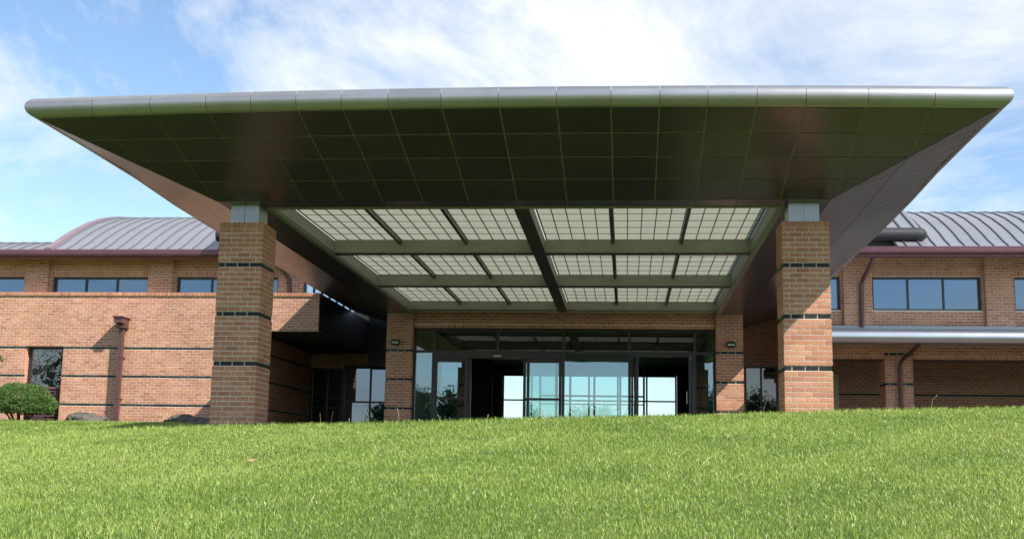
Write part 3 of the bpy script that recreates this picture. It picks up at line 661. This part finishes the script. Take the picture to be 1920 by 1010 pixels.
# storefront frame
SY = 31.93; m = MB(); D = .12; TB = 2.28
def vbar(x0, x1, z0=.02, z1=ZL, y=SY, d=D): m.box(x0, x1, y, y + d, z0, z1)
SX0, SX1 = -5.645, 2.29
vbar(SX0, SX0 + .06); vbar(SX1 - .06, SX1)
m.box(SX0 + .06, SX1 - .06, SY + .002, SY + D, ZL - .06, ZL)
m.box(SX0 + .06, SX1 - .06, SY - .012, SY + D, TB - .03, TB + .03)
for x in (-5.11, -1.66, .07, 1.76): vbar(x - .035, x + .035, .02, TB - .03, SY - .004)
for x in (-5.11, -3.40, -1.66, .07, 1.76): vbar(x - .03, x + .03, TB + .03, ZL - .06, SY - .002)
st = m.build('storefront_frame', FRAME, bld)
def pane(x0, x1, z0, z1, y=SY + .06, mat=GLD, par=st): q = MB(); q.box(x0, x1, y, y + .008, z0, z1); return q.build('pane', mat, par)
xs_ = [SX0 + .06, -5.11, -3.40, -1.66, .07, 1.76, SX1 - .06]
for a, b in zip(xs_[:-1], xs_[1:]): pane(a + (.03 if a > -5.5 else 0), b - (.03 if b < 2.2 else 0), TB + .03, ZL - .06, mat=GLTR)
pane(SX0 + .06, -5.145, .02, TB - .03); pane(-1.625, .035, .02, TB - .03); pane(1.795, SX1 - .06, .02, TB - .03)
# sliding door set: header, two fixed leaves, two open leaves slid behind them
boxo('door_header', FRAME, bld, -5.075, -1.695, SY - .03, SY + .16, 2.10, TB - .032)
boxo('door_sensor', PALE, bld, -3.50, -3.30, SY - .06, SY - .032, 2.145, 2.185)
def leaf(x0, x1, y, name='sliding_door', rail=1.02):
    q = MB(); f1 = .075
    q.box(x0, x0 + f1, y, y + .045, .03, 2.10); q.box(x1 - f1, x1, y, y + .045, .03, 2.10); q.box(x0 + f1, x1 - f1, y, y + .045, .03, .2); q.box(x0 + f1, x1 - f1, y, y + .045, 2.0, 2.10)
    q.box(x0 + f1, x1 - f1, y + .004, y + .041, rail, rail + .06)
    d = q.build(name, FRAME, bld)
    for a, b in ((.2, rail), (rail + .06, 2.0)): pane(x0 + f1, x1 - f1, a, b, y + .02, GLD, d)
    return d
leaf(-5.07, -4.19, SY + .01); leaf(-2.62, -1.70, SY + .01)
leaf(-4.98, -4.10, SY + .08); leaf(-2.72, -1.80, SY + .08)
# swing doors, both leaves standing open
m = MB(); m.box(.11, .17, SY, SY + .1, .03, 2.18); m.box(1.66, 1.72, SY, SY + .1, .03, 2.18); m.box(.11, 1.72, SY + .002, SY + .1, 2.18, TB - .032); m.build('door_frame', FRAME, bld)
def swing(xh, sgn, ang):
    q = MB(); Wd = .72; f1 = .09
    q.box(0, f1, 0, .045, .04, 2.16); q.box(Wd - f1, Wd, 0, .045, .04, 2.16); q.box(f1, Wd - f1, 0, .045, .04, .25); q.box(f1, Wd - f1, 0, .045, 2.05, 2.16); q.box(f1, Wd - f1, .004, .04, 1.0, 1.06)
    d = q.build('swing_door', FRAME, bld)
    pane(f1, Wd - f1, .25, 1.0, .02, GLD, d); pane(f1, Wd - f1, 1.06, 2.05, .02, GLD, d)
    h = MB(); h.tube([(Wd - .12, -.05, .95), (Wd - .12, -.05, 1.25)], .012, 8); h.build('pull_handle', SILV, d)
    d.location = (xh, SY + .03, 0); d.rotation_euler = (0, 0, math.radians(ang)); d.scale = (1, 1, 1)
swing(.18, 1, -84); swing(1.65, -1, -97)
# --- roofs
PROF = [(31.05, 4.93), (31.5, 5.14), (32.0, 5.42), (32.6, 5.72), (33.5, 6.12), (34.4, 6.44), (35.3, 6.68), (36.5, 6.90), (38, 7.05), (39.5, 7.05), (41, 6.9), (43, 6.4), (45, 5.6)]
def vault(x0, x1, dy, prof, verge_at=(), sp=.352):
    m = MB(); P = [(y + dy, z) for y, z in prof]; n = len(P)
    vs = [(x0, y, z) for y, z in P] + [(x1, y, z) for y, z in P] + [(x0, y, z - .12) for y, z in P] + [(x1, y, z - .12) for y, z in P]
    fs = []
    for k in range(n - 1): fs += [(k, n + k, n + k + 1, k + 1), (2 * n + k, 2 * n + k + 1, 3 * n + k + 1, 3 * n + k), (k, k + 1, 2 * n + k + 1, 2 * n + k), (n + k, 3 * n + k, 3 * n + k + 1, n + k + 1)]
    fs += [(0, 2 * n, 3 * n, n)]
    m.add(vs, fs); ro = m.build('roof', ROOF, bld); smooth_by_angle(ro, 35)
    x = x0 + .2
    sm = None
    while x < x1 - .05:
        q = MB(); Q = [Vector((x, y, z)) for y, z in P[:9]]; vv = []
        for p in Q: vv += [p + Vector((-.010, 0, -.01)), p + Vector((-.010, -.010, .032)), p + Vector((.010, -.010, .032)), p + Vector((.010, 0, -.01))]
        ff = []
        for k in range(len(Q) - 1): ff += [(4 * k + j, 4 * k + j + 1, 4 * k + 5 + j, 4 * k + 4 + j) for j in range(3)]
        ff += [(0, 3, 2, 1)]
        q.add(vv, ff); q.build('standing_seam', SEAM, ro); x += sp
    for xv in verge_at:
        q = MB(); vv = []
        for y, z in P: vv += [(xv - .10, y - .02, z + .05), (xv + .10, y - .02, z + .05), (xv + .10, y, z - .18), (xv - .10, y, z - .18)]
        ff = []
        for k in range(n - 1): ff += [(4 * k + j, 4 * k + (j + 1) % 4, 4 * k + 4 + (j + 1) % 4, 4 * k + 4 + j) for j in range(4)]
        ff += [(0, 3, 2, 1)]
        q.add(vv, ff); q.build('verge_trim', VERGE, ro)
    return ro
vault(-15.75, -8.3, .35, PROF, (-15.75,))
vault(-34, -15.9, .35, [(31.05, 4.93), (31.5, 5.10), (32, 5.26), (32.6, 5.40), (33.4, 5.52), (34.4, 5.58), (36, 5.6), (38, 5.6), (40, 5.6), (42, 5.5)])
vault(6.75, 20, -.40, [(y, z - .06) for y, z in PROF])
# gable infill under the vault end
m = MB(); m.slab([(-15.72, y + .35, z - .12) for y, z in PROF] + [(-15.72, 45.3, 4.8), (-15.72, 31.5, 4.8)], (.1, 0, 0)); m.build('gable_wall', MAROON, bld)
def gutter(x0, x1, y, z, r, mat, name='gutter', joint=3.0):
    q = MB(); q.tube([(x0, y, z), (x1, y, z)], r, 20); o = q.build(name, mat, bld); smooth_by_angle(o, 40)
    return o
gutter(LX0, -8.4, 31.42, 4.80, .145, MAROON); gutter(4.85, 20, 30.55, 4.71, .145, MAROON)
boxo('eave_soffit', CURB, bld, LX0, -8.5, 31.42, 32.6, 4.802, 4.86); boxo('eave_soffit', CURB, bld, 4.86, 20, 30.55, 32.3, 4.802, 4.83)
# silver canopy gutter over the arcade with its lean-to roof
gutter(4.6, 20, 30.1, 2.54, .155, SILV)
m = MB(); m.slab([(4.6, 30.2, 2.60), (20, 30.2, 2.60), (20, 31.69, 2.86), (4.6, 31.69, 2.86)], (0, 0, .03)); lr = m.build('lean_to_roof', FLASH, bld)
for k in range(44):
    x = 4.7 + k * .352; q = MB(); q.slab([(x, 30.2, 2.63), (x + .02, 30.2, 2.63), (x + .02, 31.68, 2.888), (x, 31.68, 2.888)], (0, 0, .012)); q.build('standing_seam', FLASH, lr)
boxo('lean_to_soffit', CURB, bld, 4.6, 20, 30.2, 31.69, 2.50, 2.54)
boxo('wall_flashing', FLASH, bld, 4.75, 20, 31.69, 31.718, 2.90, 3.0)
# raised roof over the entrance with bullnose eave
HX0, HX1 = -10.9, 7.35
m = MB(); m.slab([(HX0, 31.2, 5.40), (HX1 + .1, 31.2, 5.40), (HX1 + .1, 36.4, 7.92), (HX0, 36.4, 7.92)], (0, .05, -.1)); hr = m.build('raised_roof', ROOF, bld)
x = HX0 + .2
while x < HX1:
    q = MB(); q.slab([(x, 31.2, 5.40), (x + .028, 31.2, 5.40), (x + .028, 36.3, 7.88), (x, 36.3, 7.88)], (0, -.015, .04)); q.build('standing_seam', SEAM, hr); x += .36
q = MB(); q.tube([(HX0, 31.1, 5.26), (HX1 - .02, 31.1, 5.26), (HX1 + .07, 31.13, 5.26), (HX1 + .12, 31.2, 5.26)], [.17, .17, .165, .13], 18); ho = q.build('bullnose_eave', EAVE, hr); smooth_by_angle(ho, 50)
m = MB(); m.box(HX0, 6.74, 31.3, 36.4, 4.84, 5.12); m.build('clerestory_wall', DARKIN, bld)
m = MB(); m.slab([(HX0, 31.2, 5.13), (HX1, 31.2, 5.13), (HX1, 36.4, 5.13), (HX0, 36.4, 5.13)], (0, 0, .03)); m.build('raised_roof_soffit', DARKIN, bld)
# --- downspouts
def spout(pts, r=.05, name='downspout'):
    q = MB(); q.tube(pts, r, 12); o = q.build(name, BROWNP, bld); smooth_by_angle(o, 50); return o
spout([(6.18, 30.95, 4.68), (6.17, 31.05, 4.55), (6.05, 31.62, 4.2), (6.0, 31.65, 4.08), (5.99, 31.65, 2.96)], .055)
spout([(7.06, 30.15, 2.44), (7.06, 30.3, 2.36), (6.93, 31.45, 2.12), (6.90, 31.62, 2.02), (6.89, 31.63, -.05)], .055)
spout([(-9.45, 31.45, 4.7), (-9.40, 31.6, 4.58), (-9.2, 31.86, 4.36), (-9.12, 31.93, 4.2), (-9.10, 31.94, 3.79)], .055)
d = MB(); d.box(-13.60, -13.48, 31.47, 31.59, -.1, 2.86); d.box(-13.61, -13.47, 31.46, 31.71, 2.0, 2.03); d.box(-13.61, -13.47, 31.46, 31.71, .9, .93); ds = d.build('downspout', BROWNP, bld)
h = MB(); h.box(-13.65, -13.43, 31.20, 31.70, 2.92, 3.06); h.box(-13.685, -13.395, 31.16, 31.702, 3.06, 3.09); h.box(-13.64, -13.44, 31.40, 31.698, 2.86, 2.92); h.box(-13.66, -13.42, 31.36, 31.70, 2.80, 2.84); h.build('conductor_head', BROWNP, ds)
# ------------------------------------------------------------------ small things
def lamp(x, label):
    e = empty('wall_lamp', label, 'lamp', 'wall lamps on the entrance piers')
    boxo('back_plate', LAMPM, e, x - .07, x + .07, 31.675, 31.702, 2.40, 2.54)
    q = MB(); q.slab([(x - .12, 31.53, 2.43), (x + .12, 31.53, 2.43), (x + .12, 31.53, 2.50), (x + .10, 31.53, 2.55), (x - .10, 31.53, 2.55), (x - .12, 31.53, 2.50)], (0, .143, 0)); q.build('housing', LAMPM, e)
    boxo('lens', PALE, e, x - .09, x + .09, 31.522, 31.529, 2.445, 2.49)
lamp(-6.08, 'small dark wall lamp on the shaded brick pier beside the dark recess')
lamp(2.67, 'small grey wall lamp on the brick pier half in sunlight')
ex = empty('hanging_sign', 'small pale box sign hanging behind the transom glass of the entrance', 'sign')
boxo('panel', PALE, ex, -1.83, -1.60, 33.0, 33.04, 2.60, 2.80); boxo('hanger', FRAME, ex, -1.73, -1.70, 33.01, 33.03, 2.80, 2.86)
def leaves(m, pts, size, rs):
    p = np.asarray(pts, float); k = len(p); n = rs.normal(size=(k, 3)); n /= np.linalg.norm(n, axis=1)[:, None]
    u = np.cross(n, rs.normal(size=(k, 3))); u /= np.linalg.norm(u, axis=1)[:, None]; v = np.cross(n, u); sz = size * rs.uniform(.6, 1.3, (k, 1))
    V = np.stack([p - u * sz, p + v * sz * .45 + n * sz * .12, p + u * sz, p - v * sz * .45 + n * sz * .12], 1).reshape(-1, 3)
    o = len(m.v); m.v += V.tolist(); m.f += (np.arange(k * 4).reshape(-1, 4) + o).tolist(); m.m += [0] * k
# clipped shrub
rs = np.random.default_rng(21)
sh = empty('shrub', 'rounded dark green clipped shrub in front of the louvred window', 'shrub')
cx, cy, cz = -15.22, 29.6, .60; m = MB(); pts = []
while len(pts) < 34000:
    d = rs.normal(size=3); d /= np.linalg.norm(d); d[2] = d[2] if d[2] > -.45 else -d[2] * .3
    lump = 1 + .10 * noise.noise(Vector(d) * 2.6) + .09 * noise.noise(Vector(d) * 6.0)
    rr = lump * (1 - .22 * rs.random() ** 1.7)
    z = cz + d[2] * rr * (.56 if d[2] > 0 else .42)
    pts.append((cx + d[0] * rr * .86, cy + d[1] * rr * .78, z))
leaves(m, pts, .022, rs); m.build('crown', SHRUB, sh)
m = MB()
for k in range(9):
    a = k * .7 + .2; rr = rs.uniform(.25, .55); m.tube([(cx + .08 * math.cos(a), cy + .08 * math.sin(a), .02), (cx + rr * .5 * math.cos(a), cy + rr * .5 * math.sin(a), .32), (cx + rr * math.cos(a), cy + rr * math.sin(a), .72)], [.03, .024, .012], 6)
m.build('stem', BARK, sh)
# young tree whose twig reaches along the wall
tr = empty('young_tree', 'leafy twig of a young tree beside the louvred window', 'tree')
m = MB(); m.tube([(-17.75, 30.6, 0), (-17.72, 30.6, 1.2), (-17.6, 30.55, 2.2)], [.035, .028, .015], 8); m.tube([(-17.72, 30.6, 1.1), (-17.2, 30.5, 1.62), (-16.42, 30.4, 1.86)], [.018, .012, .005], 6); m.tube([(-17.71, 30.6, 1.5), (-17.2, 30.7, 2.3)], [.016, .005], 6); m.build('trunk', BARK, tr)
m = MB(); pts = []
for c, s, n in (((-16.42, 30.4, 1.86), (.16, .12, .09), 90), ((-16.8, 30.45, 1.78), (.22, .16, .12), 140), ((-17.2, 30.5, 1.75), (.3, .2, .2), 200), ((-17.5, 30.6, 2.4), (.4, .35, .35), 500), ((-17.2, 30.7, 2.3), (.3, .3, .25), 250)):
    pts += [tuple(np.array(c) + rs.normal(size=3) * np.array(s) * .55) for _ in range(n)]
leaves(m, pts, .045, rs); m.build('crown', leafmat('twig_leaf', (.06, .12, .025), (.14, .20, .05), .35, .5), tr)
def rock(name, c, s, seed, label):
    import bmesh
    bm = bmesh.new(); bmesh.ops.create_icosphere(bm, subdivisions=4, radius=1)
    for v in bm.verts:
        p = v.co.copy(); q = p + Vector((seed, seed * 2, 0)); k = 1 + .30 * noise.noise(q * 1.3) + .22 * abs(noise.noise(q * 3.1)) + .10 * noise.noise(q * 7)
        v.co = Vector((p.x * s[0] * k, p.y * s[1] * k, p.z * s[2] * (k + .15 * noise.noise(q * 2.2))))
    me = bpy.data.meshes.new(name); bm.to_mesh(me); bm.free(); me.materials.append(ROCK); o = link(name, me, None, c); tag(o, label, 'rock', 'landscape boulders along the wall'); return o
rock('boulder', (-13.95, 30.7, .22), (.54, .4, .27), 3.1, 'craggy grey boulder between the downspout and the louvred window')
rock('boulder', (-11.2, 30.9, .20), (.75, .35, .24), 7.7, 'low grey boulder in shade behind the shaded brick column')
def dleaf(x, y, s, mat, label, seed):
    r_ = np.random.default_rng(seed); m = MB(); z = float(gz(x, y)) + .05; ring = []
    for k in range(10):
        a = 2 * math.pi * k / 10; rr = s * (1 + .3 * r_.random() - .35 * (k % 2)); ring.append(Vector((x + math.cos(a) * rr, y + math.sin(a) * rr * .7, z + .5 * s * abs(math.cos(a)) + .015 * r_.random())))
    m.slab(ring, (0, 0, .003)); tag(m.build('dry_leaf', mat), label, 'leaf', 'fallen leaves on the lawn')
dleaf(-3.83, 12.35, .055, DEADL, 'pale tan dry leaf alone on the sunlit lawn', 1)
dleaf(1.23, 16.4, .05, DEADL, 'pale dry leaf at the lawn crest before the sunlit pier', 2)
dleaf(3.38, 9.35, .04, DEADB, 'small dark brown leaf sunk in the grass', 3)
# woodland across the grounds, seen only mirrored in the glass
rs = np.random.default_rng(33); m = MB(); allv = []
for k in range(46):
    x = -95 + k * 3.6 + rs.uniform(-1.5, 1.5); y = -58 + rs.uniform(-9, 9); h = rs.uniform(7.5, 10.5) + (6 if x < -35 else 0); z0 = float(gz(x, y)); wd = h * rs.uniform(.26, .36)
    m.tube([(x, y, z0), (x, y, z0 + h * .5)], [.22, .12], 6, 1)
    P_ = rs.normal(size=(4500, 3)); P_ /= np.linalg.norm(P_, axis=1)[:, None]; P_ *= (rs.random((4500, 1)) ** .4) * (1 + .25 * np.sin(P_[:, :1] * 7 + k) * np.sin(P_[:, 1:2] * 6) * np.cos(P_[:, 2:] * 5))
    leaves(m, [(x + p[0] * wd * .7, y + p[1] * wd * .7, z0 + h * .56 + p[2] * h * .36) for p in P_[:500]], .6, rs)
    leaves(m, [(x + p[0] * wd, y + p[1] * wd, z0 + h * .58 + p[2] * h * .42) for p in P_], .13, rs)
o = m.build('woodland', [TREEL, BARK]); o['kind'] = 'stuff'; tag(o, 'distant belt of dark trees mirrored in the entrance glass', 'woodland')
